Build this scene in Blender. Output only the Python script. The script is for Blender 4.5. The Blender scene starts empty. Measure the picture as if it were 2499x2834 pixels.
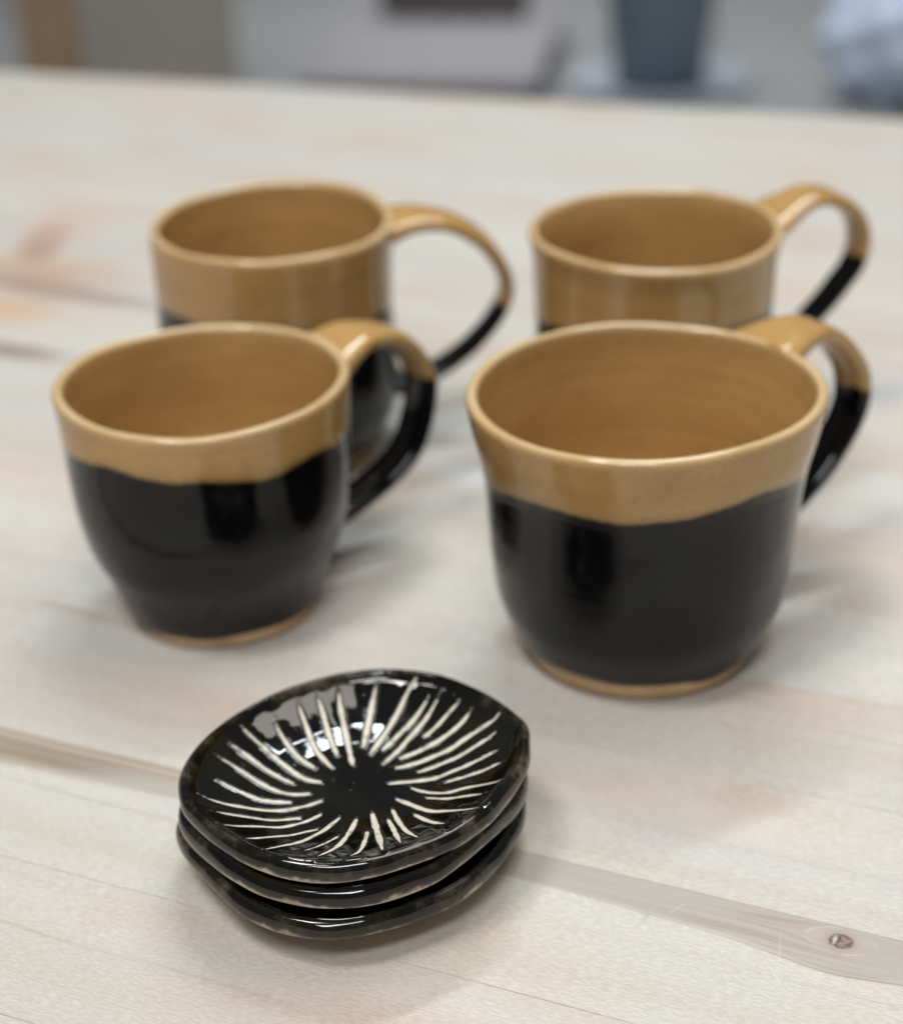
import bpy, math, random
import numpy as np
R = math.radians
SC = bpy.context.scene
COL = SC.collection
rng = np.random.default_rng(7)
random.seed(7)

# ---------------------------------------------------------------- camera
cam_d = bpy.data.cameras.new('camera')
cam = bpy.data.objects.new('camera', cam_d)
COL.objects.link(cam)
cam.location = (0, 0, 0.31)
pitch, roll = R(28.22), R(-1.777)
import mathutils
F = mathutils.Vector((0, math.cos(pitch), -math.sin(pitch)))
X0 = mathutils.Vector((1, 0, 0)); U0 = X0.cross(F)
Xc = X0*math.cos(roll) + U0*math.sin(roll)
Uc = -X0*math.sin(roll) + U0*math.cos(roll)
cam.rotation_euler = mathutils.Matrix((Xc, Uc, -F)).transposed().to_euler()
cam_d.sensor_fit = 'VERTICAL'
cam_d.sensor_height = 36
cam_d.lens = 5065.7/2834*36
cam_d.clip_start = 0.01
cam_d.clip_end = 100
cam_d.dof.use_dof = True
cam_d.dof.focus_distance = 0.438
cam_d.dof.aperture_fstop = 7.0
SC.camera = cam

# ---------------------------------------------------------------- world, lamps, exposure
world = bpy.data.worlds.new('World'); SC.world = world
world.use_nodes = True
bg = world.node_tree.nodes['Background']
bg.inputs['Color'].default_value = (0.90, 0.95, 1.0, 1)
bg.inputs['Strength'].default_value = 0.125
SC.view_settings.view_transform = 'Standard'
SC.view_settings.look = 'None'
SC.view_settings.exposure = 0.0
SC.view_settings.gamma = 1.0
SC.render.engine = 'CYCLES'
SC.cycles.use_denoising = True
SC.cycles.max_bounces = 8
SC.cycles.sample_clamp_indirect = 6

def area(name, loc, target, sx, sy, radiance, col):
    d = bpy.data.lights.new(name, 'AREA')
    d.shape = 'RECTANGLE'; d.size = sx; d.size_y = sy
    d.energy = radiance*math.pi*sx*sy
    d.color = col
    o = bpy.data.objects.new(name, d); COL.objects.link(o)
    o.location = loc
    v = mathutils.Vector(target) - mathutils.Vector(loc)
    o.rotation_euler = v.to_track_quat('-Z', 'Y').to_euler()
    return o

area('overhead_lamp', (.43, .72, 1.70), (.43, .72, 0), .80, .85, 5.2, (1.0, .92, .84))
_s = area('ceiling_strip_lamp', (.21, 1.48, 1.75), (.21, 1.47, 0), 1.0, .12, 48, (.84, .96, 1.0))
_s.rotation_euler = (0, 0, R(29))
_s = area('front_ceiling_strip_lamp', (-.12, -.78, 1.80), (-.12, -.60, 0), 1.0, .36, 21, (.90, .97, 1.0))
_s.rotation_euler = (0, 0, R(20))
area('key_ceiling_lamp', (-.74, -.08, 2.40), (-.1, .45, 0), .55, .55, 31, (1.0, .955, .90))
_s = area('added_rear_fill', (.1, 4.2, 2.2), (.1, 4.2001, 0), 2.2, 1.6, 1.7, (.95, .98, 1.0))  # added fill light, no known source, brightens the floor and things behind the table
_s.data.spread = R(80)  # narrowed so this added light stays out of the dish reflections

# ---------------------------------------------------------------- helpers
def link(o, parent=None):
    COL.objects.link(o)
    if parent: o.parent = parent
    return o

def thing(name, label, cat, loc=(0, 0, 0), group=None):
    o = bpy.data.objects.new(name, None)
    o.empty_display_size = 0.02
    link(o); o.location = loc
    o['label'] = label; o['category'] = cat
    if group: o['group'] = group
    return o

def mesh_obj(name, V, Fc, mat, parent=None, smooth=True, attrs=None):
    me = bpy.data.meshes.new(name)
    me.from_pydata([tuple(map(float, v)) for v in V], [], [tuple(int(i) for i in f) for f in Fc])
    if smooth:
        me.polygons.foreach_set('use_smooth', [True]*len(me.polygons))
    for k, a in (attrs or {}).items():
        at = me.attributes.new(k, 'FLOAT', 'POINT')
        at.data.foreach_set('value', np.asarray(a, dtype=np.float32))
    if mat: me.materials.append(mat)
    me.update()
    return link(bpy.data.objects.new(name, me), parent)

def grid_faces(nr, na, closed=True, flip=False):
    """quads of a (rows x around) vertex grid"""
    i = np.arange(nr-1)[:, None]; m = na if closed else na-1
    j = np.arange(m)[None, :]; j2 = (j+1) % na
    q = np.stack(np.broadcast_arrays(i*na+j, i*na+j2, (i+1)*na+j2, (i+1)*na+j), -1).reshape(-1, 4)
    return q[:, ::-1] if flip else q

def catmull(P, n):
    """n points along a Catmull-Rom spline through P, even in chord length"""
    P = np.asarray(P, float)
    Q = np.vstack([2*P[0]-P[1], P, 2*P[-1]-P[-2]])
    out = []
    m = 24
    for k in range(len(P)-1):
        p0, p1, p2, p3 = Q[k:k+4]
        t = np.linspace(0, 1, m, endpoint=False)[:, None]
        out.append(.5*(2*p1+(p2-p0)*t+(2*p0-5*p1+4*p2-p3)*t*t+(3*p1-p0-3*p2+p3)*t**3))
    D = np.vstack(out+[P[-1:]])
    L = np.r_[0, np.cumsum(np.linalg.norm(np.diff(D, axis=0), axis=1))]
    s = np.linspace(0, L[-1], n)
    return np.stack([np.interp(s, L, D[:, k]) for k in range(D.shape[1])], -1)

def four(c, th):
    o = c[0]+0*th
    for n in range(1, (len(c)-1)//2+1):
        o = o + c[2*n-1]*np.cos(n*th) + c[2*n]*np.sin(n*th)
    return o

def sstep(x, a, b):
    t = np.clip((x-a)/(b-a), 0, 1)
    return t*t*(3-2*t)

# ---------------------------------------------------------------- node helper
class NT:
    def __init__(s, name):
        s.m = bpy.data.materials.new(name); s.m.use_nodes = True
        s.t = s.m.node_tree; s.n = s.t.nodes
        s.b = s.n['Principled BSDF']
    def put(s, sock, v):
        if isinstance(v, bpy.types.NodeSocket): s.t.links.new(v, sock)
        elif v is not None:
            if sock.type == 'RGBA' and len(v) == 3: v = (*v, 1)
            sock.default_value = v
    def math(s, op, a, b=None, c=None, clamp=False):
        n = s.n.new('ShaderNodeMath'); n.operation = op; n.use_clamp = clamp
        for k, v in enumerate((a, b, c)): s.put(n.inputs[k], v)
        return n.outputs[0]
    def smooth(s, x, a, b, lo=0., hi=1.):
        n = s.n.new('ShaderNodeMapRange'); n.interpolation_type = 'SMOOTHSTEP'
        s.put(n.inputs['Value'], x); s.put(n.inputs['From Min'], a); s.put(n.inputs['From Max'], b)
        s.put(n.inputs['To Min'], lo); s.put(n.inputs['To Max'], hi)
        return n.outputs['Result']
    def noise(s, vec, scale, detail=3, rough=.5, dist=0.):
        n = s.n.new('ShaderNodeTexNoise')
        s.put(n.inputs['Vector'], vec); s.put(n.inputs['Scale'], scale); s.put(n.inputs['Detail'], detail)
        s.put(n.inputs['Roughness'], rough); s.put(n.inputs['Distortion'], dist)
        return n.outputs['Fac']
    def voro(s, vec, scale, feature='F1'):
        n = s.n.new('ShaderNodeTexVoronoi'); n.feature = feature
        s.put(n.inputs['Vector'], vec); s.put(n.inputs['Scale'], scale)
        return n.outputs['Distance']
    def mix(s, f, a, b, mode='MIX'):
        n = s.n.new('ShaderNodeMix'); n.data_type = 'RGBA'; n.blend_type = mode
        s.put(n.inputs[0], f); s.put(n.inputs[6], a); s.put(n.inputs[7], b)
        return n.outputs[2]
    def ramp(s, x, stops):
        n = s.n.new('ShaderNodeValToRGB'); e = n.color_ramp.elements
        while len(e) < len(stops): e.new(.5)
        for k, (p, c) in enumerate(stops):
            e[k].position = p; e[k].color = (*c, 1) if not isinstance(c, float) else (c, c, c, 1)
        s.put(n.inputs[0], x)
        return n.outputs[0]
    def vec(s, x, y, z):
        n = s.n.new('ShaderNodeCombineXYZ')
        for k, v in enumerate((x, y, z)): s.put(n.inputs[k], v)
        return n.outputs[0]
    def sep(s, v):
        n = s.n.new('ShaderNodeSeparateXYZ'); s.put(n.inputs[0], v); return n.outputs
    def attr(s, name):
        n = s.n.new('ShaderNodeAttribute'); n.attribute_name = name; return n.outputs['Fac']
    def obj(s):
        return s.n.new('ShaderNodeTexCoord').outputs['Object']
    def pos(s):
        return s.n.new('ShaderNodeNewGeometry').outputs['Position']
    def info(s):
        return s.n.new('ShaderNodeObjectInfo').outputs
    def scale(s, v, k):
        n = s.n.new('ShaderNodeVectorMath'); n.operation = 'MULTIPLY'
        s.put(n.inputs[0], v); s.put(n.inputs[1], k); return n.outputs[0]
    def bump(s, h, strength, dist, prev=None):
        n = s.n.new('ShaderNodeBump')
        s.put(n.inputs['Height'], h); s.put(n.inputs['Strength'], strength); s.put(n.inputs['Distance'], dist)
        if prev is not None: s.put(n.inputs['Normal'], prev)
        return n.outputs[0]
    def out(s, **kw):
        for k, v in kw.items(): s.put(s.b.inputs[k.replace('_', ' ')], v)
        return s.m

def plain(name, col, rough=.6, var=.12, scale=40):
    k = NT(name); o = k.obj()
    f = k.noise(o, scale, 4)
    c = k.mix(f, tuple(c*(1-var) for c in col), tuple(min(1, c*(1+var)) for c in col))
    return k.out(Base_Color=c, Roughness=rough)
# ---------------------------------------------------------------- materials
def glaze_material():
    """two dipped glazes: honey tan above, black below; attribute 'glaze' is the height above the dip line in mm"""
    k = NT('tan_and_black_glaze'); o = k.obj()
    n1 = k.noise(o, 260, 3); n2 = k.noise(o, 38, 4, .6)
    g = k.math('ADD', k.attr('glaze'), k.math('MULTIPLY', k.math('SUBTRACT', n1, .5), .9))
    x = k.math('MULTIPLY_ADD', g, .16, .5, clamp=True)
    col = k.ramp(x, [(.40, (.0034, .0036, .0040)), (.47, (.010, .008, .005)), (.525, (.10, .060, .024)), (.63, (.34, .205, .072)), (.95, (.44, .270, .102))])
    tan = k.smooth(x, .50, .60)
    sp = k.noise(k.scale(o, (1, 1, 2.2)), 850, 2)
    ru = k.noise(k.scale(o, (1, 1, 1.6)), 34, 3, .55)
    warm = k.mix(k.smooth(ru, .35, .75), (1.05, 1.01, .94), (.91, .86, .82))
    spk = k.mix(k.smooth(sp, .58, .70), (1, 1, 1), (.70, .64, .55))
    c2 = k.mix(1.0, k.mix(1.0, col, warm, 'MULTIPLY'), spk, 'MULTIPLY')
    thr = k.noise(k.scale(o, (.03, .03, 1)), 330, 3)
    c2 = k.mix(1.0, c2, k.mix(k.smooth(thr, .34, .66), (.945, .935, .92), (1.035, 1.03, 1.02)), 'MULTIPLY')
    col = k.mix(tan, col, c2)
    lip = k.attr('lip')
    col = k.mix(k.math('MULTIPLY', lip, .75), col, (.68, .53, .32))
    rough = k.math('MULTIPLY_ADD', tan, .05, k.smooth(n2, .3, .8, .04, .10))
    b = k.bump(x, .35, .0012)
    rings = k.noise(k.scale(o, (.02, .02, 1)), 420, 2)
    b = k.bump(rings, .10, .0006, b)
    b = k.bump(k.noise(o, 55, 2), .12, .0016, b)
    b = k.bump(sp, k.math('MULTIPLY', tan, .12), .0003, b)
    return k.out(Base_Color=col, Roughness=rough, Normal=b, IOR=k.math('MULTIPLY_ADD', tan, .22, 1.385))

def clay_material():
    k = NT('bare_brown_clay'); o = k.obj()
    n = k.noise(o, 300, 4, .6); m = k.noise(o, 60, 3)
    c = k.mix(n, (.56, .36, .19), (.66, .45, .26))
    c = k.mix(k.smooth(m, .45, .7), c, (.47, .29, .145))
    return k.out(Base_Color=c, Roughness=.8, Normal=k.bump(n, .3, .0004))

def dish_material():
    """glossy black glaze that stops short of the cream clay underside; attribute 'under' is mm below the glaze edge, 'rim' peaks on the rim's crest"""
    k = NT('black_dish_glaze'); o = k.obj()
    inf = k.info()
    off = k.scale(k.vec(inf['Random'], inf['Random'], inf['Random']), (9, 5, 7))
    n = k.n.new('ShaderNodeVectorMath'); n.operation = 'ADD'
    k.put(n.inputs[0], o); k.put(n.inputs[1], off); p = n.outputs[0]
    big = k.noise(p, 70, 4, .62); mid = k.noise(p, 260, 4, .6); fine = k.noise(p, 1100, 3)
    u = k.math('ADD', k.attr('under'), k.math('MULTIPLY', k.math('SUBTRACT', big, .5), 7.0))
    u = k.math('ADD', u, k.math('MULTIPLY', k.math('SUBTRACT', mid, .5), 2.2))
    x = k.math('MULTIPLY_ADD', u, .2, .5, clamp=True)
    col = k.ramp(x, [(.30, (.0036, .0035, .0029)), (.44, (.010, .009, .007)), (.52, (.055, .042, .028)), (.60, (.30, .25, .18)), (.70, (.60, .54, .43))])
    # glaze thins to brown on parts of the rim
    thin = k.math('MULTIPLY', k.attr('rim'), k.smooth(k.noise(p, 48, 5, .68), .46, .67))
    col = k.mix(k.math('MULTIPLY', thin, k.smooth(mid, .35, .62, .25, .9)), col, (.13, .10, .068))
    tint = k.noise(p, 30, 3)
    col = k.mix(k.math('MULTIPLY', k.smooth(tint, .50, .75), .55), col, (.016, .013, .006))
    clay = k.smooth(x, .52, .62)
    # blisters in some places of the rim, pinholes elsewhere
    bub = k.math('MULTIPLY', k.smooth(k.noise(p, 26, 2), .61, .72), k.attr('rim'))
    v = k.voro(p, 900)
    pin = k.smooth(k.voro(p, 340), .03, .10)
    rough = k.math('ADD', k.math('MULTIPLY_ADD', clay, .55, .045), k.math('MULTIPLY', thin, .22))
    b = k.bump(k.noise(p, 80, 2, .5), .13, .0011)
    b = k.bump(mid, .05, .0004, b)
    b = k.bump(v, k.math('MULTIPLY', bub, .55), .0007, b)
    b = k.bump(pin, .20, .0003, b)
    b = k.bump(fine, k.math('MULTIPLY', clay, .4), .0002, b)
    return k.out(Base_Color=col, Roughness=rough, Normal=b, IOR=1.54)

def carve_material():
    k = NT('cream_carved_clay'); o = k.obj()
    n = k.noise(o, 900, 4, .6); m = k.noise(o, 300, 4, .6)
    c = k.mix(n, (.50, .45, .36), (.72, .67, .57))
    c = k.mix(k.math('MULTIPLY', k.smooth(m, .58, .68), .8), c, (.22, .185, .14))
    return k.out(Base_Color=c, Roughness=k.smooth(m, .3, .7, .18, .6), Normal=k.bump(n, .5, .0004))

ANG = R(23.3)
def wood_material():
    k = NT('whitewashed_wood')
    mp = k.n.new('ShaderNodeMapping'); mp.vector_type = 'POINT'
    k.put(mp.inputs['Vector'], k.pos()); mp.inputs['Rotation'].default_value = (0, 0, ANG)
    a, b, z = k.sep(mp.outputs[0])
    inf = k.info(); rnd = inf['Random']
    aa = k.math('MULTIPLY_ADD', rnd, 7.0, a)
    # grain bends round the sharp knot
    ka, kb = -.0520, .3555
    d0a = k.math('DIVIDE', k.math('SUBTRACT', a, ka), .016); d0b = k.math('DIVIDE', k.math('SUBTRACT', b, kb), .0075)
    r2 = k.math('ADD', k.math('MULTIPLY', d0a, d0a), k.math('MULTIPLY', d0b, d0b))
    bend = k.math('MULTIPLY', k.math('POWER', 2.718, k.math('MULTIPLY', r2, -1.0)), k.math('MULTIPLY', k.smooth(d0b, -.6, .6, -1, 1), .0035))
    wob = k.math('MULTIPLY', k.math('SUBTRACT', k.noise(k.vec(k.math('MULTIPLY', aa, 9), k.math('MULTIPLY', b, 30), rnd), 1, 2), .5), .008)
    bb = k.math('ADD', k.math('SUBTRACT', b, bend), wob)
    def st(sa, sb, det=3, ro=.5):
        return k.noise(k.vec(k.math('MULTIPLY', aa, sa), k.math('MULTIPLY', bb, sb), k.math('MULTIPLY', rnd, 50)), 1, det, ro)
    broad = st(2.2, 26, 3); band = st(1.6, 150, 3); fine = st(55, 1000, 4, .62); fleck = st(430, 1900, 2); patch = k.noise(k.vec(k.math('MULTIPLY', aa, 9), k.math('MULTIPLY', b, 22), rnd), 1, 3)
    col = k.mix(k.smooth(broad, .32, .70), (.625, .595, .545), (.665, .640, .600))
    col = k.mix(k.math('MULTIPLY', k.smooth(patch, .46, .70), .9), col, (.640, .535, .465))
    patch2 = k.noise(k.vec(k.math('MULTIPLY', aa, 7), k.math('MULTIPLY', b, 30), k.math('ADD', rnd, 3.3)), 1, 3)
    col = k.mix(k.math('MULTIPLY', k.smooth(patch2, .52, .74), .75), col, (.590, .600, .605))
    col = k.mix(k.math('MULTIPLY', k.smooth(band, .50, .80), .35), col, (.55, .48, .42))
    col = k.mix(1.0, col, k.mix(fine, (.955, .95, .94), (1.035, 1.035, 1.035)), 'MULTIPLY')
    col = k.mix(1.0, col, k.mix(k.smooth(fleck, .35, .68), (.90, .885, .865), (1.055, 1.055, 1.055)), 'MULTIPLY')
    col = k.mix(1.0, col, inf['Color'], 'MULTIPLY')
    col = k.mix(1.0, col, (.872, .874, .885), 'MULTIPLY')
    # thin dark growth lines
    ln = k.math('PINGPONG', k.math('MULTIPLY', k.math('ADD', bb, k.math('MULTIPLY', k.math('SUBTRACT', band, .5), .010)), 1), .0085)
    lines = k.math('MULTIPLY', k.smooth(ln, .00055, .0001), k.smooth(st(7, 40), .50, .72))
    col = k.mix(k.math('MULTIPLY', lines, .55), col, (.34, .25, .19))
    dash = k.math('MULTIPLY', k.smooth(st(22, 1500, 2), .70, .78), k.smooth(patch, .45, .6))
    col = k.mix(k.math('MULTIPLY', dash, .5), col, (.28, .20, .15))
    pores = k.smooth(st(48, 2100, 2), .655, .74)
    col = k.mix(k.math('MULTIPLY', pores, .33), col, (.36, .28, .22))
    # grey heartwood stripe along one seam, its lower edge wandering
    w = k.ramp(k.math('MULTIPLY_ADD', a, 1.6, .72, clamp=True), [(.25, .638), (.33, .47), (.36, .435), (.51, .41), (.55, .47), (.595, .53), (.622, .66), (.637, .71), (.65, .66), (.664, .615), (.80, .56)])
    edge = k.math('MULTIPLY_ADD', w, -.025, .3606)
    w.node.color_ramp.interpolation = 'B_SPLINE'
    wn0 = k.math('SUBTRACT', st(14, 260, 3), .5)
    inside = k.math('MULTIPLY', k.smooth(b, .36085, .36075), k.smooth(k.math('MULTIPLY_ADD', wn0, .004, k.math('SUBTRACT', b, edge)), -.0010, .0014))
    hw = k.mix(k.smooth(st(5, 420), .36, .64), (.28, .215, .16), (.44, .37, .30))
    hw = k.mix(1.0, hw, k.mix(k.smooth(st(9, 900, 4, .6), .34, .64), (.80, .77, .74), (1.10, 1.09, 1.08)), 'MULTIPLY')
    hw = k.mix(k.smooth(patch2, .42, .62), hw, (.39, .35, .315))
    col = k.mix(k.math('MULTIPLY', inside, .92), col, hw)
    el = k.math('MULTIPLY', k.smooth(k.math('ABSOLUTE', k.math('SUBTRACT', b, edge)), .00042, .00008), k.smooth(st(9, 20), .36, .55, .15, .9))
    col = k.mix(k.math('MULTIPLY', el, .75), col, (.27, .19, .145))
    # knots, burls and stains: (a, b, half length, half width, colour, strength, soft inner edge)
    wn = k.math('SUBTRACT', k.noise(k.vec(k.math('MULTIPLY', a, 40), k.math('MULTIPLY', b, 90), 2.), 1, 3), .5)
    def spot(a0, b0, ra, rb, c, s, inner=.2, rough=.7, tilt=0.):
        nonlocal col
        x = k.math('SUBTRACT', a, a0); y = k.math('SUBTRACT', b, b0)
        if tilt:
            x, y = k.math('MULTIPLY_ADD', y, math.sin(tilt), k.math('MULTIPLY', x, math.cos(tilt))), k.math('MULTIPLY_ADD', x, -math.sin(tilt), k.math('MULTIPLY', y, math.cos(tilt)))
        x = k.math('DIVIDE', x, ra); y = k.math('DIVIDE', y, rb)
        d = k.math('SQRT', k.math('ADD', k.math('MULTIPLY', x, x), k.math('MULTIPLY', y, y)))
        d = k.math('MULTIPLY_ADD', wn, rough, d)
        col = k.mix(k.math('MULTIPLY', k.smooth(d, 1., inner), s), col, c)
        return d
    for sp in SPOTS: spot(*sp)
    # the sharp knot with its rings, pale rim and flaked white filler
    d = spot(ka, kb, .0078, .0042, (.43, .34, .27), .75, .3, .4)
    kd = k.math('SQRT', k.math('ADD', k.math('POWER', k.math('DIVIDE', k.math('SUBTRACT', a, ka), .0031), 2.), k.math('POWER', k.math('DIVIDE', k.math('SUBTRACT', b, kb), .0027), 2.)))
    kn = k.noise(k.vec(k.math('MULTIPLY', a, 700), k.math('MULTIPLY', b, 700), 0.), 1, 3)
    kd = k.math('MULTIPLY_ADD', k.math('SUBTRACT', kn, .5), .5, kd)
    core = k.mix(k.smooth(k.math('ADD', kd, k.math('MULTIPLY', k.math('SUBTRACT', kn, .5), 1.6)), .45, 1.0), (.25, .175, .12), (.10, .066, .046))
    core = k.mix(k.smooth(kd, .32, .12), core, (.16, .11, .08))
    col = k.mix(k.smooth(kd, 1.12, .86), col, core)
    crack = k.math('MULTIPLY', k.smooth(k.noise(k.vec(k.math('MULTIPLY', a, 900), k.math('MULTIPLY', b, 260), 4.), 1, 2), .60, .68), k.smooth(kd, .95, .7))
    col = k.mix(k.math('MULTIPLY', crack, .8), col, (.05, .033, .025))
    halo = k.math('MULTIPLY', k.smooth(kd, 1.9, .9), .35)
    col = k.mix(k.math('MULTIPLY', halo, k.smooth(kd, .95, 1.1)), col, (.27, .195, .14))
    wf = k.math('ADD', k.math('SQRT', k.math('ADD', k.math('POWER', k.math('DIVIDE', k.math('SUBTRACT', a, ka-.0016), .00062), 2.), k.math('POWER', k.math('DIVIDE', k.math('SUBTRACT', b, kb), .0021), 2.))), k.math('MULTIPLY', k.math('SUBTRACT', k.noise(k.vec(k.math('MULTIPLY', a, 1700), k.math('MULTIPLY', b, 1700), 9.), 1, 3), .5), 2.2))
    col = k.mix(k.math('MULTIPLY', k.smooth(wf, 1.0, .5), .5), col, (.72, .70, .67))
    ring = k.math('MULTIPLY', k.smooth(k.math('ABSOLUTE', k.math('SUBTRACT', d, 1.10)), .10, .02), k.smooth(k.noise(k.vec(k.math('MULTIPLY', a, 130), k.math('MULTIPLY', b, 130), 7.), 1, 2), .46, .58))
    col = k.mix(k.math('MULTIPLY', ring, .3), col, (.64, .58, .51))
    # scuffs: a grey pencil-like smear and whitish scratches
    spot(-.0992, .3492, .0105, .0015, (.36, .37, .36), .75, -.2, 1.0, R(76))
    spot(-.0930, .3535, .0058, .00028, (.74, .73, .72), .25, .0, 1.0, R(62))
    spot(-.0655, .3480, .0080, .0006, (.73, .72, .71), .22, .0, 1.4, R(101))
    spot(-.0635, .3370, .0060, .0005, (.77, .76, .75), .28, .0, 1.4, R(128))
    spot(-.1165, .3500, .0016, .00022, (.36, .30, .26), .6, .1, .8, R(-30))
    rough = k.smooth(fine, .3, .7, .42, .58)
    bm = k.bump(fine, .16, .0004); bm = k.bump(fleck, .12, .0003, bm); bm = k.bump(lines, -.3, .0003, bm)
    bm = k.bump(k.smooth(kd, 1.15, .7), -.15, .0004, bm)
    return k.out(Base_Color=col, Roughness=rough, Normal=bm)

BR = (.40, .28, .21); PK = (.62, .49, .42); OR_ = (.66, .47, .32); PU = (.27, .19, .17); BL = (.56, .60, .62)
SPOTS = [
 (-.5308, .7272, .042, .0155, (.25, .155, .125), .95, .3, .5, R(113)),
 (-.535, .745, .060, .030, (.56, .40, .31), .7, .1, .6, R(113)),
 (-.510, .690, .075, .036, (.48, .31, .215), .85, .1, .7),
 (-.4950, .6720, .110, .0150, (.33, .24, .195), .9, .1, .6, R(-3)),
 (-.5300, .6420, .095, .026, (.56, .36, .22), .95, .15, .6),
 (-.4100, .7100, .034, .018, OR_, .75, .1, .6),
 (-.4750, .6040, .060, .0095, (.27, .19, .175), .95, .2, .6),
 (-.3160, .4255, .030, .0026, BR, .75, .0, .8, R(-4)),
 (-.2850, .4215, .022, .0030, (.33, .24, .18), .65, .0, .8, R(-8)),
 (-.3050, .4110, .040, .022, (.52, .52, .52), .35, .0, .8),
 (-.2300, .5600, .040, .012, BL, .9, .1, .8),
 (-.1350, .5150, .030, .008, BL, .6, .1, .8),
 (-.6000, .9700, .070, .030, PK, .4, .1, .6),
 (.0150, .4720, .024, .0040, (.40, .30, .25), .55, .0, .8),
 (-.0270, .4860, .010, .0035, (.34, .25, .21), .6, .0, .8),
 (.0500, .5600, .070, .012, PK, .4, .0, .8),
 (.1700, .6500, .060, .007, BR, .35, .0, .8),
 (-.1050, .3930, .055, .016, (.60, .53, .47), .5, .0, .9),
]
GLAZE = glaze_material(); CLAY = clay_material(); DISH = dish_material(); CARVE = carve_material(); WOOD = wood_material()
# ---------------------------------------------------------------- floor
floor_m = NT('grey_concrete_floor')
_o = floor_m.pos()
_c = floor_m.mix(floor_m.noise(_o, 2.2, 4), (.28, .285, .275), (.36, .365, .37))
floor_m.out(Base_Color=_c, Roughness=.55)
FZ = -.75
fl = mesh_obj('floor', [(-15, -10, FZ), (15, -10, FZ), (15, 20, FZ), (-15, 20, FZ)], [(0, 1, 2, 3)], floor_m.m, smooth=False)
fl['kind'] = 'structure'

# ---------------------------------------------------------------- table: glued staves, cut at the far edge
ca, sa = math.cos(ANG), math.sin(ANG)
def ab2xy(a, b): return (a*ca+b*sa, -a*sa+b*ca)
EP = np.array((.008, 1.1244)); EA = R(-17.3); EN = np.array((-math.sin(EA), math.cos(EA)))
def clip(poly, p, n):
    out = []
    for k in range(len(poly)):
        A, B = np.array(poly[k]), np.array(poly[(k+1) % len(poly)])
        da, db = (A-p)@n, (B-p)@n
        if da <= 0: out.append(A)
        if (da < 0) != (db < 0) and abs(da-db) > 1e-9: out.append(A+(B-A)*da/(da-db))
    return out
table = thing('table', 'pale whitewashed wooden table of long glued boards under the mugs and dishes', 'table', (0, 0, 0))
SEAM, BW = .3608, .0505
tones = [(1, 1, 1), (1.0, .985, .965), (.985, .99, 1.0), (.99, .96, .935), (1.02, 1.015, 1.0), (.975, .965, .955)]
XY0 = np.array((-.72, 0)); XY1 = np.array((.72, 0))
for kb in range(-9, 18):
    b0, b1 = SEAM+kb*BW+.00006, SEAM+(kb+1)*BW-.00006
    poly = [ab2xy(-1.6, b0), ab2xy(1.3, b0), ab2xy(1.3, b1), ab2xy(-1.6, b1)]
    for p, n in ((EP, EN), (XY0, np.array((-1., 0))), (XY1, np.array((1., 0))), (np.array((0, -.12)), np.array((0., -1)))):
        poly = clip(poly, p, n)
        if len(poly) < 3: break
    if len(poly) < 3: continue
    P = np.array(poly)
    keep = [i for i in range(len(P)) if np.linalg.norm(P[i]-P[i-1]) > 1e-4]
    P = P[keep]; n = len(P)
    if n < 3: continue
    c = P.mean(0)
    ar = .5*abs(np.sum(P[:, 0]*np.roll(P[:, 1], -1)-P[:, 1]*np.roll(P[:, 0], -1)))
    if ar < 2e-4: continue
    # inset top ring = tiny eased edge
    def inset(P, d):
        Q = []
        for i in range(len(P)):
            e1 = P[i]-P[i-1]; e2 = P[(i+1) % len(P)]-P[i]
            n1 = np.array((-e1[1], e1[0]))/np.linalg.norm(e1); n2 = np.array((-e2[1], e2[0]))/np.linalg.norm(e2)
            m = n1+n2; m = m/max(m@m, .2)*2
            Q.append(P[i]+m*d)
        return np.array(Q)
    top = inset(P, .00012)
    V = [(*p, -.035) for p in P]+[(*p, -.00016) for p in P]+[(*p, 0) for p in top]
    Fc = [tuple(range(n))[::-1], tuple(range(2*n, 3*n))]
    for i in range(n):
        j = (i+1) % n
        Fc += [(i, j, n+j, n+i), (n+i, n+j, 2*n+j, 2*n+i)]
    V = np.array(V); off = np.array((*c, 0))
    bo = mesh_obj('board', V-off, Fc, WOOD, table, smooth=False)
    bo.location = off
    t = {-2: (.955, .915, .89), -3: (.965, .93, .905), -1: (.99, .98, .955), 0: (.985, .965, .945)}.get(kb, tones[(kb*5) % 6])
    bo.color = (*t, 1)
def box(V, Fc, x0, x1, y0, y1, z0, z1):
    k = len(V)
    V += [(x0, y0, z0), (x1, y0, z0), (x1, y1, z0), (x0, y1, z0), (x0, y0, z1), (x1, y0, z1), (x1, y1, z1), (x0, y1, z1)]
    Fc += [tuple(k+i for i in f) for f in ((0, 3, 2, 1), (4, 5, 6, 7), (0, 1, 5, 4), (1, 2, 6, 5), (2, 3, 7, 6), (3, 0, 4, 7))]
LEGM = plain('table_leg_wood', (.5, .44, .37), .6)
for x, y in ((-.66, -.06), (.66, -.06), (-.66, 1.2), (.66, .82)):
    V, Fc = [], []; box(V, Fc, x-.03, x+.03, y-.03, y+.03, FZ, -.035)
    mesh_obj('leg', V, Fc, LEGM, table, smooth=False)
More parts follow.
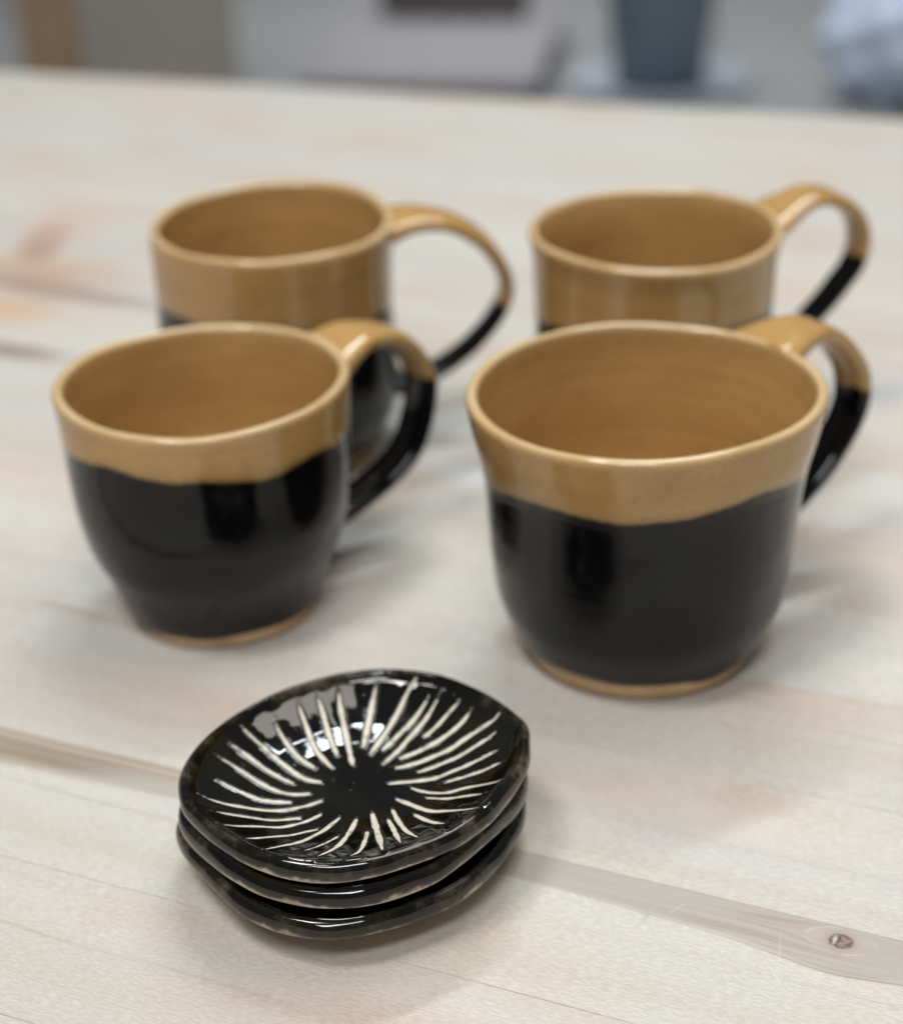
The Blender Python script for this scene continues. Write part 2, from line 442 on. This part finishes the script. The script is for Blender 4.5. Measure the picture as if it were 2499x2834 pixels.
# ---------------------------------------------------------------- mugs
def make_mug(loc, label, prof, rim_c, dip, handle, phi, hdip, foot_r, htilt=.25, hw=.0068, seed=1, rim_dz=None, hf=.0052, ht=.0029):
    rg = np.random.default_rng(seed)
    NA = 160
    th = np.arange(NA)/NA*2*np.pi
    t = thing('mug', label, 'mug', (*loc, 0), 'hand thrown tan and black mugs')
    P = catmull([(r, z) for z, r in prof], 56)               # outer wall
    H = prof[-1][0]
    wall = .0040
    rt = .00185                                                # rim roll radius
    rimr = four(np.array(rim_c)/1000, th)
    rr = P[-1, 0]
    w = lambda z: np.clip(z/H, 0, 1)**3.2
    rows = []
    # bottom closing ring just above the foot
    rows.append((P[0, 0]-.004, P[0, 1]+.0004))
    rows += [(r, z) for r, z in P]
    for a in np.linspace(0, np.pi, 9)[1:-1]:                   # rounded lip
        rows.append((rr-rt+rt*math.cos(a), H+rt*1.0*math.sin(a)))
    inner = [(rr-2*rt, H)]
    for r, z in P[::-1][1:]:
        if z > .0115: inner.append((r-(wall if z < H-.012 else wall+(2*rt-wall)*(z-(H-.012))/.012), z))
    rows += inner
    rl = inner[-1][0]
    for f in (.97, .90, .78, .6, .4, .2, .02): rows.append((rl*f, .0115-.0035*(1-f**4)))
    rows = np.array(rows)
    ph = rg.uniform(0, 6.28, 6)
    ww = w(rows[:, 1])[:, None]
    r = rows[:, 0][:, None]
    rad = r + ww*(rimr-rr)[None, :]*np.clip(r/rr, 0, 1)
    rad = rad*(1+.004*np.sin(2*th+ph[0])[None, :]*np.sin(rows[:, 1]*60+ph[1])[:, None])
    rad = rad + (.000014*np.sin(rows[:, 1][:, None]*1050+2*np.sin(rows[:, 1][:, None]*190+ph[0])+th[None, :]+ph[2]))*(r > .02)
    z = rows[:, 1][:, None]+0*rad
    dz = .0005*np.sin(th*2+ph[3])+.0002*np.sin(th*3+ph[4])+.00010*np.sin(th*7+ph[5])
    if rim_dz is not None: dz = dz+rim_dz(th)
    z = z+ww*dz[None, :]
    # the black glaze ends in a slightly uneven line above the foot
    z[0:2] += .0006*np.sin(th*3+ph[1])[None, :]+.0003*np.sin(th*8+ph[0])[None, :]
    V = np.stack([rad*np.cos(th), rad*np.sin(th), z], -1).reshape(-1, 3)
    Fc = grid_faces(len(rows), NA).tolist()
    last = (len(rows)-1)*NA
    Fc.append([last+i for i in range(NA)])
    d = np.array(sorted(dip)); da = np.radians(d[:, 0])
    zb = np.interp(th, np.r_[da-2*np.pi, da, da+2*np.pi], np.tile(d[:, 1], 3), )
    zb = np.convolve(np.r_[zb[-4:], zb, zb[:4]], np.ones(9)/9, 'valid')
    zb = zb+.0005*np.sin(th*4+ph[2])+.0003*np.sin(th*9+ph[3])+.00012*np.sin(th*19+ph[0])
    gl = (z-zb[None, :])*1000
    n_out = 1+len(P)+7
    gl[n_out-3:] = 20                                          # inside is all tan
    kk = np.arange(len(rows)); lip = np.exp(-((kk-(len(P)+4))/3.2)**2)[:, None]*(.75+.25*np.sin(th*3+ph[4])*np.sin(th*5+ph[1]))[None, :]
    mesh_obj('body', V, Fc, GLAZE, t, attrs={'glaze': np.clip(gl, -20, 20).ravel(), 'lip': lip.ravel()})
    # foot ring of bare clay
    fo = P[0, 0]-.0003
    fr = [(foot_r-.010, .0025), (foot_r-.007, .0003), (foot_r-.0012, 0.0), (foot_r-.0003, .0006), (.5*(foot_r+fo)+.0002, hf*.5), (fo, hf), (fo-.0004, hf+.0012), (fo-.004, hf+.0018)]
    fr = np.array(fr)
    rad = fr[:, 0][:, None]+(.0003*np.sin(2*th+ph[2])+.0002*np.sin(5*th+ph[1]))[None, :]
    V = np.stack([rad*np.cos(th), rad*np.sin(th), fr[:, 1][:, None]+0*rad], -1).reshape(-1, 3)
    Fc = grid_faces(len(fr), NA).tolist(); Fc.append(list(range(NA))[::-1])
    mesh_obj('foot', V, Fc, CLAY, t)
    # handle: a pulled strap, wide where it joins the lip
    hp = catmull(handle, 64)
    L = np.linspace(0, 1, 64)
    wid = np.interp(L, [0, .05, .12, .22, .5, .8, .93, 1], [.0150, .0125, .0098, .0080, hw, hw*.95, hw*1.08, hw*1.3])
    thk = np.interp(L, [0, .05, .12, .3, .6, .9, 1], np.array([.0046, .0038, .0032, .0029, .0028, .0030, .0040])*ht/.0029)
    tan = np.gradient(hp, axis=0); tan /= np.linalg.norm(tan, axis=1)[:, None]
    nrm = np.stack([tan[:, 1]*-1, tan[:, 0]], -1)              # left of travel = outer side
    NS = 28
    q = np.arange(NS)/NS*2*np.pi
    cx = np.sign(np.cos(q))*np.abs(np.cos(q))**.8; cy = np.sign(np.sin(q))*np.abs(np.sin(q))**.8
    cy = cy*(1-.16*np.exp(-(cx/.35)**2)*(cy > 0))               # finger groove along the outside
    ss = hp[:, 0][:, None]+nrm[:, 0][:, None]*thk[:, None]*cy[None, :]
    zz = hp[:, 1][:, None]+nrm[:, 1][:, None]*thk[:, None]*cy[None, :]
    tt = wid[:, None]*cx[None, :]
    # follow the round of the wall at the wide root
    k0 = np.exp(-(L/.06)**2)[:, None]
    ss = ss-k0*tt**2/(2*handle[0][0])
    tt = tt+.0006*np.sin(L*9+ph[0])[:, None]
    er = np.array((math.cos(phi), math.sin(phi))); et = np.array((-er[1], er[0]))
    V = np.stack([ss*er[0]+tt*et[0], ss*er[1]+tt*et[1], zz], -1).reshape(-1, 3)
    Fc = grid_faces(64, NS, flip=True).tolist(); Fc.append(list(range(NS))); Fc.append([63*NS+i for i in range(NS)][::-1])
    g = zz-hdip+htilt*(nrm[:, 0][:, None]*thk[:, None]*cy[None, :])*2+htilt*tt*.5
    g = g+.0005*np.sin(tt*900+ph[1])
    mesh_obj('handle', V, Fc, GLAZE, t, attrs={'glaze': np.clip(g*1000, -20, 20).ravel()})
    return t

make_mug((.0577, .4901), 'wide flared mug at the front right, black bowl-shaped body under a tan dipped rim', 
    [(.0072, .0392), (.0095, .0403), (.0121, .0413), (.0175, .0434), (.0235, .0449), (.0346, .0461), (.0436, .0467), (.0561, .0475), (.0658, .0488), (.0761, .0509), (.0856, .0523)],
    [51.45, .42, -1.2, 1.45, .9, .25, .2, .3, -.06, -.1, 0],
    [(-168, .0611), (-142, .0665), (-128, .0670), (-117, .0684), (-110, .0671), (-94, .067), (-86, .0684), (-70, .0696), (-55, .0702), (-45, .0692), (-29, .0669), (0, .066), (60, .063), (120, .060), (160, .059)],
    [(.0512, .0824), (.0560, .0840), (.0632, .0853), (.0723, .0845), (.0833, .0779), (.0923, .0674), (.0952, .0588), (.0942, .0502), (.0890, .0418), (.0815, .0338), (.0724, .0274), (.0615, .0220), (.0520, .0190), (.0425, .0172)],
    R(38), .0575, .0357, hw=.0068, ht=.0034, hf=.0074, seed=3)
make_mug((-.0760, .5217), 'small tapered mug at the front left, tan rim pinched towards its handle, black below',
    [(.0046, .0326), (.0084, .0339), (.017, .0369), (.0268, .0410), (.037, .0433), (.0465, .0443), (.0598, .0447), (.0698, .0449), (.0775, .0452)],
    [45.5, -.3, 3.0, .3, .75, -.4, .12, .4, -.15, .03, 0],
    [(-159, .0640), (-139, .0667), (-127, .0668), (-113, .0659), (-97, .065), (-83, .0655), (-70, .0643), (-60, .0632), (-49, .0633), (-35, .0646), (-20, .0621), (20, .060), (90, .058), (160, .061)],
    [(.0472, .0742), (.0520, .0763), (.0590, .0776), (.0718, .0740), (.0803, .0663), (.0850, .0563), (.0846, .0482), (.0815, .0384), (.0767, .0305), (.0676, .0240), (.0568, .0195), (.0460, .0165), (.0352, .0145)],
    R(38), .0545, .0313, hw=.0076, ht=.0032, seed=5)
make_mug((-.0635, .6398), 'mug at the back left with its large thin loop handle out to the right',
    [(.0046, .0372), (.0094, .040), (.0187, .0440), (.035, .0450), (.0535, .0440), (.0713, .0442), (.08, .0446), (.0877, .0448)],
    [45.21, 1.4, 1.8, -.5, .1, -.3, .25, 0, -.1, 0, -.1],
    [(-160, .0642), (-135, .0650), (-90, .064), (-60, .062), (-22, .0584), (2, .0555), (60, .055), (140, .060)],
    [(.0455, .0842), (.0495, .0856), (.0545, .0862), (.0667, .0840), (.0778, .0766), (.0852, .0663), (.0877, .056), (.0835, .0452), (.0743, .0346), (.0634, .0270), (.0535, .0230), (.0445, .0210), (.0410, .0205)],
    R(8), .0500, .0360, hw=.0066, seed=8)
make_mug((.0747, .6147), 'straight-sided mug at the back right, its tan handle arching above the rim',
    [(.0046, .0370), (.01, .0397), (.02, .0420), (.04, .0424), (.06, .0424), (.0794, .043), (.0856, .0437), (.0902, .0448)],
    [44.67, -.03, -.83, .02, -.16, .2, .3, .15, 0, 0, 0],
    [(177, .0588), (-146, .0634), (-90, .0655), (-53, .0672), (-11, .0628), (40, .060), (110, .057)],
    [(.0442, .0852), (.0485, .0874), (.0543, .0903), (.0628, .0930), (.0717, .0915), (.0796, .0865), (.0842, .0798), (.0858, .0715), (.0838, .0637), (.0791, .0575), (.0743, .0518), (.0690, .0467), (.0588, .0374), (.0490, .0310), (.0402, .0285)],
    R(22), .0660, .0360, hw=.0062, seed=11)

# ---------------------------------------------------------------- carved dishes (all lengths in metres, lines in mm)
LINES = [[(-37.9,7.1),(-31.8,4.4),(-23.5,-0.7),(-18.1,-2.2),(-12.5,-1.5)],[(-34.6,12.8),(-29.6,9.8),(-24,5.8),(-17,2.3)],[(-31.8,19.6),(-25.9,14.8),(-20.1,9.4),(-14.5,4.7),(-9.8,3.3)],[(-23,23.1),(-20,17.7),(-16.2,12.5),(-12,9.1)],[(-17.2,31),(-14.8,24.3),(-11.7,15.8),(-7.3,9.4)],[(-12,34.2),(-10.2,28.3),(-8.3,20.9),(-6.1,14.3)],[(-6.1,37),(-5.7,31.3),(-3.8,21.2),(-1.9,10.7)],[(-36.2,-2.3),(-31.1,-4.4),(-24.4,-6.2),(-17.1,-6.1)],[(-40.2,-11),(-33,-11.4),(-25.4,-10.8),(-17.6,-9.4),(-9.2,-4.6)],[(-36.5,-16.4),(-30,-15.9),(-22.4,-15.4),(-14.2,-13)],[(-34.6,-23.6),(-27,-20.9),(-19.5,-18.5),(-13.3,-14.8),(-9.1,-10.6)],[(-28.6,-28.8),(-21.5,-25.1),(-15.5,-21.2),(-9.5,-17.6)],[(-22.5,-32.8),(-16.2,-27.5),(-10.3,-21.1),(-4.3,-12)],[(-13.9,-31.6),(-8.7,-26.9),(-4.1,-20.8)],[(-9.3,-34.1),(-4.9,-28.5),(-1.5,-19),(-0.1,-12.6)],[(-1.8,-34.2),(1.2,-30.6),(2.5,-24.5),(2.9,-19.5)],[(7.1,-32.3),(6,-24.1),(5,-17.7),(3.8,-10.3)],[(11.5,-28.9),(9.4,-19.5),(7.9,-14)],[(16.3,-28.2),(12.9,-22),(10.6,-15.7),(8.9,-9.5)],[(22.9,-22.5),(20,-20.1),(17.2,-16.8),(14.5,-13.2)],[(30.8,-19),(22.2,-15.1),(18.3,-13),(13.9,-8.6),(9.8,-4.7)],[(33.5,-12.5),(27.7,-9.7),(22.2,-8.4),(17.5,-6.4)],[(37.7,-8.1),(27.8,-5.8),(22.2,-5.5),(16.6,-3),(13.7,-0.6)],[(38.3,1.4),(33,0.2),(27.9,-0.5),(22.3,-0.8)],[(37.2,7),(28,4.3),(20.9,2.4),(13.8,2.2),(7.7,2.1)],[(36.8,14.1),(27.6,9.8),(20.9,7.3),(15.4,6)],[(38.7,19.6),(29.7,15.8),(22.4,11.9),(15.2,9.5),(9.5,8.3)],[(30.5,25),(27,20.6),(22.5,17.5),(16.7,14.2),(10.6,12)],[(27.2,28.6),(24.1,25.5),(21.1,22.4),(17,18.7)],[(22.2,32.7),(18.5,26.4),(15.3,22),(10.3,15.4),(6,10.2)],[(18.6,31.7),(13.8,24.8),(9.4,19.9),(5.9,15.9)],[(16.1,38.2),(12.7,34.1),(9.7,27.5),(5.9,20.6),(2.6,14.5)],[(4.1,37.5),(2.9,30.9),(1.8,23.9),(0.8,17.5)]]
WIDTHS = [0.9, 1.0, 1.15, 1.1, 1.1, 1.2, 1.2, 1.1, 1.0, 0.9, 0.9, 0.75, 0.95, 0.6, 1.1, 0.9, 1.3, 1.0, 1.0, 1.0, 1.1, 0.85, 0.95, 0.8, 1.0, 0.9, 1.1, 1.2, 0.9, 1.0, 1.1, 1.1, 1.3]

RT_TOP = np.array([43.15, -.11, -.18, .83, 2.28, .04, .05, .49, .33, -.09, .03, -.02, .25, .09, .04, .04, .14])/1000
RT_MID = np.array([42.51, -.61, -.04, .92, 2.44, -.18, .39, .98, .44, -.2, -.03, .28, .26, .01, -.1, .14, .08])/1000
RT_LOW = np.array([42.65, -.88, -.03, 1.23, 2.27, -.48, .29, 1.03, .12, -.71, .1, .37, .19, -.25, .09, .27, -.03])/1000
RHO = np.array([0, .15, .3, .45, .6, .72, .80, .87, .905, .922, .935, .944])
ZIN = np.array([-7.8, -7.7, -7.3, -6.4, -4.8, -3.1, -1.8, -.5, .4, 1.3, 2.1, 2.45])/1000
OUT = [(.9447, 2.46), (.9615, 2.38), (.9695, 2.24), (.977, 2.02), (.984, 1.73), (.990, 1.36), (.995, .92), (.998, .42), (1.0, -.1), (1.0, -.8), (.997, -1.6), (.989, -2.3), (.974, -2.9), (.945, -3.3), (.88, -4.2), (.8, -5.7), (.7, -7.6), (.6, -9.4), (.5, -10.9), (.42, -11.8), (.34, -12.3), (.2, -12.5), (.02, -12.5)]

def smooth_in(rho, lift):
    x = np.linspace(0, .944, 400)
    y = np.interp(x, RHO, ZIN)
    ker = np.hanning(15); ker /= ker.sum()
    y = np.convolve(np.pad(y, 7, 'edge'), ker, 'valid')
    y[-8:] = np.interp(x[-8:], [x[-9], .944], [y[-9], ZIN[-1]])
    return np.interp(rho, x, y)+lift*np.exp(-(rho/.5)**2)

def make_dish(z0, rc, label, seed, NA, NR, lift=0., lines=None, cream=0., point=0.):
    rg = np.random.default_rng(seed); ph = rg.uniform(0, 6.28, 12)
    t = thing('dish', label, 'dish', (-.0263, .3846, z0), 'stacked black carved dishes')
    th = np.arange(NA)/NA*2*np.pi
    wob = .00010*np.sin(9*th+ph[9])+.00007*np.sin(14*th+ph[10])+.00005*np.sin(23*th+ph[11])
    RF = lambda a: four(rc, a)+point*np.exp(-((np.mod(a+np.pi, 2*np.pi)-np.pi-.29)/.10)**2)
    Rr = RF(th)
    def wave(x, y):
        return .00016*np.sin(x*230+ph[0])*np.sin(y*260+ph[1])+.00010*np.sin(x*520+y*300+ph[2])
    rimz = lambda a: .00006*np.sin(11*a+ph[9])+.00004*np.sin(17*a+ph[10])+.00045*np.sin(2*a+ph[3])+.00030*np.sin(3*a+ph[4])+.00018*np.sin(7*a+ph[5])
    def top_z(x, y):
        a = np.arctan2(y, x); rho = np.hypot(x, y)/RF(a)
        return smooth_in(rho, lift)+wave(x, y)+rimz(a)*np.clip(rho, 0, 1)**4
    rho = np.r_[np.linspace(.004, .9, NR), np.linspace(.9, .944, 9)[1:]]
    Xg = rho[:, None]*(Rr*np.cos(th))[None, :]; Yg = rho[:, None]*(Rr*np.sin(th))[None, :]
    Zg = top_z(Xg, Yg)
    parts = []
    if lines:
        dep = np.zeros_like(Zg)
        for ln, wmm in zip(lines, WIDTHS):
            C = catmull(np.array(ln)/1000, 26)
            s = np.linspace(0, 1, 26)
            hw = wmm*.60/1000*np.interp(s, [0, .12, .3, .6, .92, 1], [.12, .55, .9, 1., .92, .55])
            hw = hw*(1+.10*np.sin(s*17+wmm*40)+.06*np.sin(s*41+wmm*90)+rg.normal(0, .07, 26))
            bx0, by0 = C.min(0)-.002; bx1, by1 = C.max(0)+.002
            m = (Xg > bx0) & (Xg < bx1) & (Yg > by0) & (Yg < by1)
            P = np.stack([Xg[m], Yg[m]], -1)
            A = C[:-1]; B = C[1:]; AB = B-A
            u = np.clip(((P[:, None]-A)*AB).sum(-1)/(AB*AB).sum(-1), 0, 1)
            dist = np.linalg.norm(P[:, None]-(A+u[..., None]*AB), axis=-1)
            hh = hw[:-1]+(hw[1:]-hw[:-1])*u
            k = (dist-hh).argmin(1); ii = np.arange(len(k))
            e = (dist-hh)[ii, k]                       # distance outside the cut's edge
            cut = .00050*(1-sstep(e, -.00042, .00018))-.00010*np.exp(-((e-.00030)/.00018)**2)
            dm = dep[m]; dep[m] = np.where(np.abs(cut) > np.abs(dm), cut, dm)
            # the bared clay in the bottom of the cut
            tg = np.gradient(C, axis=0); tg /= np.linalg.norm(tg, axis=1)[:, None]
            nn = np.stack([-tg[:, 1], tg[:, 0]], -1)
            xs = np.array([-1.25, -.6, 0, .6, 1.25]); zz = np.array([-.00006, -.00022, -.00027, -.00022, -.00006])
            Q = C[:, None]+nn[:, None]*(hw[:, None]*xs[None])[..., None]
            Vz = top_z(Q[..., 0], Q[..., 1])+zz[None, :]
            parts.append((np.concatenate([Q, Vz[..., None]], -1).reshape(-1, 3), grid_faces(26, 5, closed=False)))
        Zg = Zg-dep
    rows_x, rows_y, rows_z = [Xg], [Yg], [Zg]
    und = [np.full(Xg.shape, -8.)]; rim = [sstep(rho, .88, .95)[:, None]+0*Xg]
    for f, zm in OUT:
        a = np.clip((f-.3)/.7, 0, 1)
        ro = f*Rr+wob*a*(f > .98)*min(1, (f-.98)/.012)
        rows_x.append((ro*np.cos(th))[None]); rows_y.append((ro*np.sin(th))[None])
        rows_z.append((zm/1000+rimz(th)*a**2+.0003*np.sin(5*th+ph[6])*(zm < -1)*a)[None])
        und.append(np.full((1, NA), -1.45-zm if f > .93 else 4.)+cream+.35*np.sin(2*th+ph[7])+.3*np.sin(5*th+ph[8]))
        rim.append(np.full((1, NA), 1. if f > .95 else 0.))
    Xa, Ya, Za = map(np.vstack, (rows_x, rows_y, rows_z))
    V = np.stack([Xa, Ya, Za], -1).reshape(-1, 3)
    nr = Xa.shape[0]
    Fc = grid_faces(nr, NA, flip=True).tolist()
    Fc.append(list(range(NA))); Fc.append([(nr-1)*NA+i for i in range(NA)][::-1])
    mesh_obj('body', V, Fc, DISH, t, attrs={'under': np.vstack(und).ravel(), 'rim': np.vstack(rim).ravel()})
    for v, f in parts:
        mesh_obj('carved_line', v, f, CARVE, t)
    return t

make_dish(.0125, RT_LOW, 'bottom black dish of the stack, resting on the table', 21, 260, 40, lift=.0041)
make_dish(.0218, RT_MID, 'middle black dish, between the other two of the stack', 22, 260, 40, lift=.0041, cream=.4)
make_dish(.0306, RT_TOP, 'top black dish of the stack, with cream lines carved out from its centre', 23, 1000, 170, lines=LINES, cream=.1, point=.0009)
# ---------------------------------------------------------------- things on the floor beyond the table, far out of focus
def lathe(name, prof, mat, parent, n=40, sx=1., sy=1.):
    th = np.arange(n)/n*2*np.pi; p = np.array(prof)
    V = np.stack([p[:, 0][:, None]*np.cos(th)*sx, p[:, 0][:, None]*np.sin(th)*sy, p[:, 1][:, None]+0*th], -1).reshape(-1, 3)
    Fc = grid_faces(len(p), n).tolist(); Fc.append(list(range(n))[::-1]); Fc.append([(len(p)-1)*n+i for i in range(n)])
    return mesh_obj(name, V, Fc, mat, parent)
def bev(o, w):
    m = o.modifiers.new('bevel', 'BEVEL'); m.width = w; m.segments = 2
    return o
def boxes(name, L, mat, parent, w=.006):
    V, Fc = [], []
    for b in L: box(V, Fc, *b)
    return bev(mesh_obj(name, V, Fc, mat, parent, smooth=False), w)
BROWN = plain('brown_wood', (.42, .27, .16), .6, .15, 12)
TAUPE = plain('taupe_board', (.42, .375, .335), .7, .1, 8)
MAUVE = plain('pale_mauve_cover', (.33, .31, .325), .8, .06, 6)
DARK = plain('dark_brown_case', (.12, .105, .10), .6, .1, 10)
BLUE = plain('blue_plastic', (.15, .195, .25), .45, .06, 8)
PALE = plain('pale_blue_plastic', (.60, .68, .85), .5, .08, 14)
LIGHT = plain('pale_grey_plastic', (.46, .50, .56), .6, .06, 8)

c = thing('cabinet', 'brown wooden cabinet with taupe panel, blurred on the floor at the far left', 'cabinet', (-.83, 3.66, FZ))
c.rotation_euler[2] = R(-8)
boxes('post', [(0, .115, 0, .06, 0, .9)], BROWN, c)
boxes('post', [(.40, .43, 0, .06, 0, .9)], TAUPE, c)
boxes('panel', [(.115, .40, .015, .04, .0, .9)], TAUPE, c)
boxes('side_panel', [(0, .03, .06, .45, 0, .9)], BROWN, c)
boxes('top', [(-.01, .44, -.01, .46, .9, .93)], BROWN, c)
c = thing('storage_box', 'low pale mauve box on the floor beyond the table, dark case on it', 'box', (.0, 4.05, FZ))
c.rotation_euler[2] = R(-9)
boxes('bin', [(-.22, .25, -.40, .28, 0, .07)], MAUVE, c, .03)
boxes('lid', [(-.235, .265, -.415, .295, .07, .095)], MAUVE, c, .012)
d = thing('case', 'dark brown case on top of the low mauve box', 'case', (.04, 4.12, FZ+.096))
d.rotation_euler[2] = R(-9)
boxes('shell', [(-.17, .16, 0, .11, 0, .25)], DARK, d, .02)
boxes('handle', [(-.05, -.035, .045, .065, .25, .275), (.035, .05, .045, .065, .25, .275), (-.05, .05, .045, .065, .275, .285)], DARK, d, .003)
c = thing('tray', 'pale grey tray under the blue bucket on the floor', 'tray', (.47, 3.86, FZ))
lathe('base', [(.17, 0), (.185, .004), (.195, .02), (.19, .024), (.175, .010), (.01, .008)], LIGHT, c, sy=.8)
c = thing('bucket', 'blurred dark blue bucket standing on a pale tray beyond the table', 'bucket', (.47, 3.86, FZ+.009))
lathe('body', [(.085, 0), (.095, .004), (.120, .26), (.128, .30), (.130, .30), (.125, .29), (.113, .20), (.09, .02), (.01, .015)], BLUE, c)
lathe('band', [(.1195, .262), (.1305, .262), (.1315, .276), (.1225, .276)], BLUE, c)
th = np.linspace(0, np.pi, 30)
pts = np.stack([.130*np.cos(th), -.04*np.sin(th), .285-.10*np.sin(th)], -1)
q = np.arange(8)/8*2*np.pi
V = (pts[:, None]+.004*np.stack([np.cos(q)[None]*np.cos(th)[:, None], 0*q[None]+np.sin(q)[None]+0*th[:, None], np.cos(q)[None]*np.sin(th)[:, None]], -1)).reshape(-1, 3)
mesh_obj('handle', V, grid_faces(30, 8), LIGHT, c)
# crumpled bag
n1, n2 = 28, 40
u = np.linspace(.02, np.pi-.02, n1)[:, None]; v = (np.arange(n2)/n2*2*np.pi)[None]
rr = 1+.10*np.sin(5*v+3*u)+.07*np.sin(9*u-4*v)+.05*np.sin(13*v+7*u)
V = np.stack([.17*rr*np.sin(u)*np.cos(v), .15*rr*np.sin(u)*np.sin(v), .13-.13*rr*np.cos(u)+0*v], -1).reshape(-1, 3)
V[:, 2] = np.maximum(V[:, 2], 0)
Fc = grid_faces(n1, n2).tolist(); Fc.append(list(range(n2))[::-1]); Fc.append([(n1-1)*n2+i for i in range(n2)])
c = thing('bag', 'crumpled pale blue bag on the floor at the far right', 'bag', (.97, 3.72, FZ))
mesh_obj('sack', V, Fc, PALE, c)
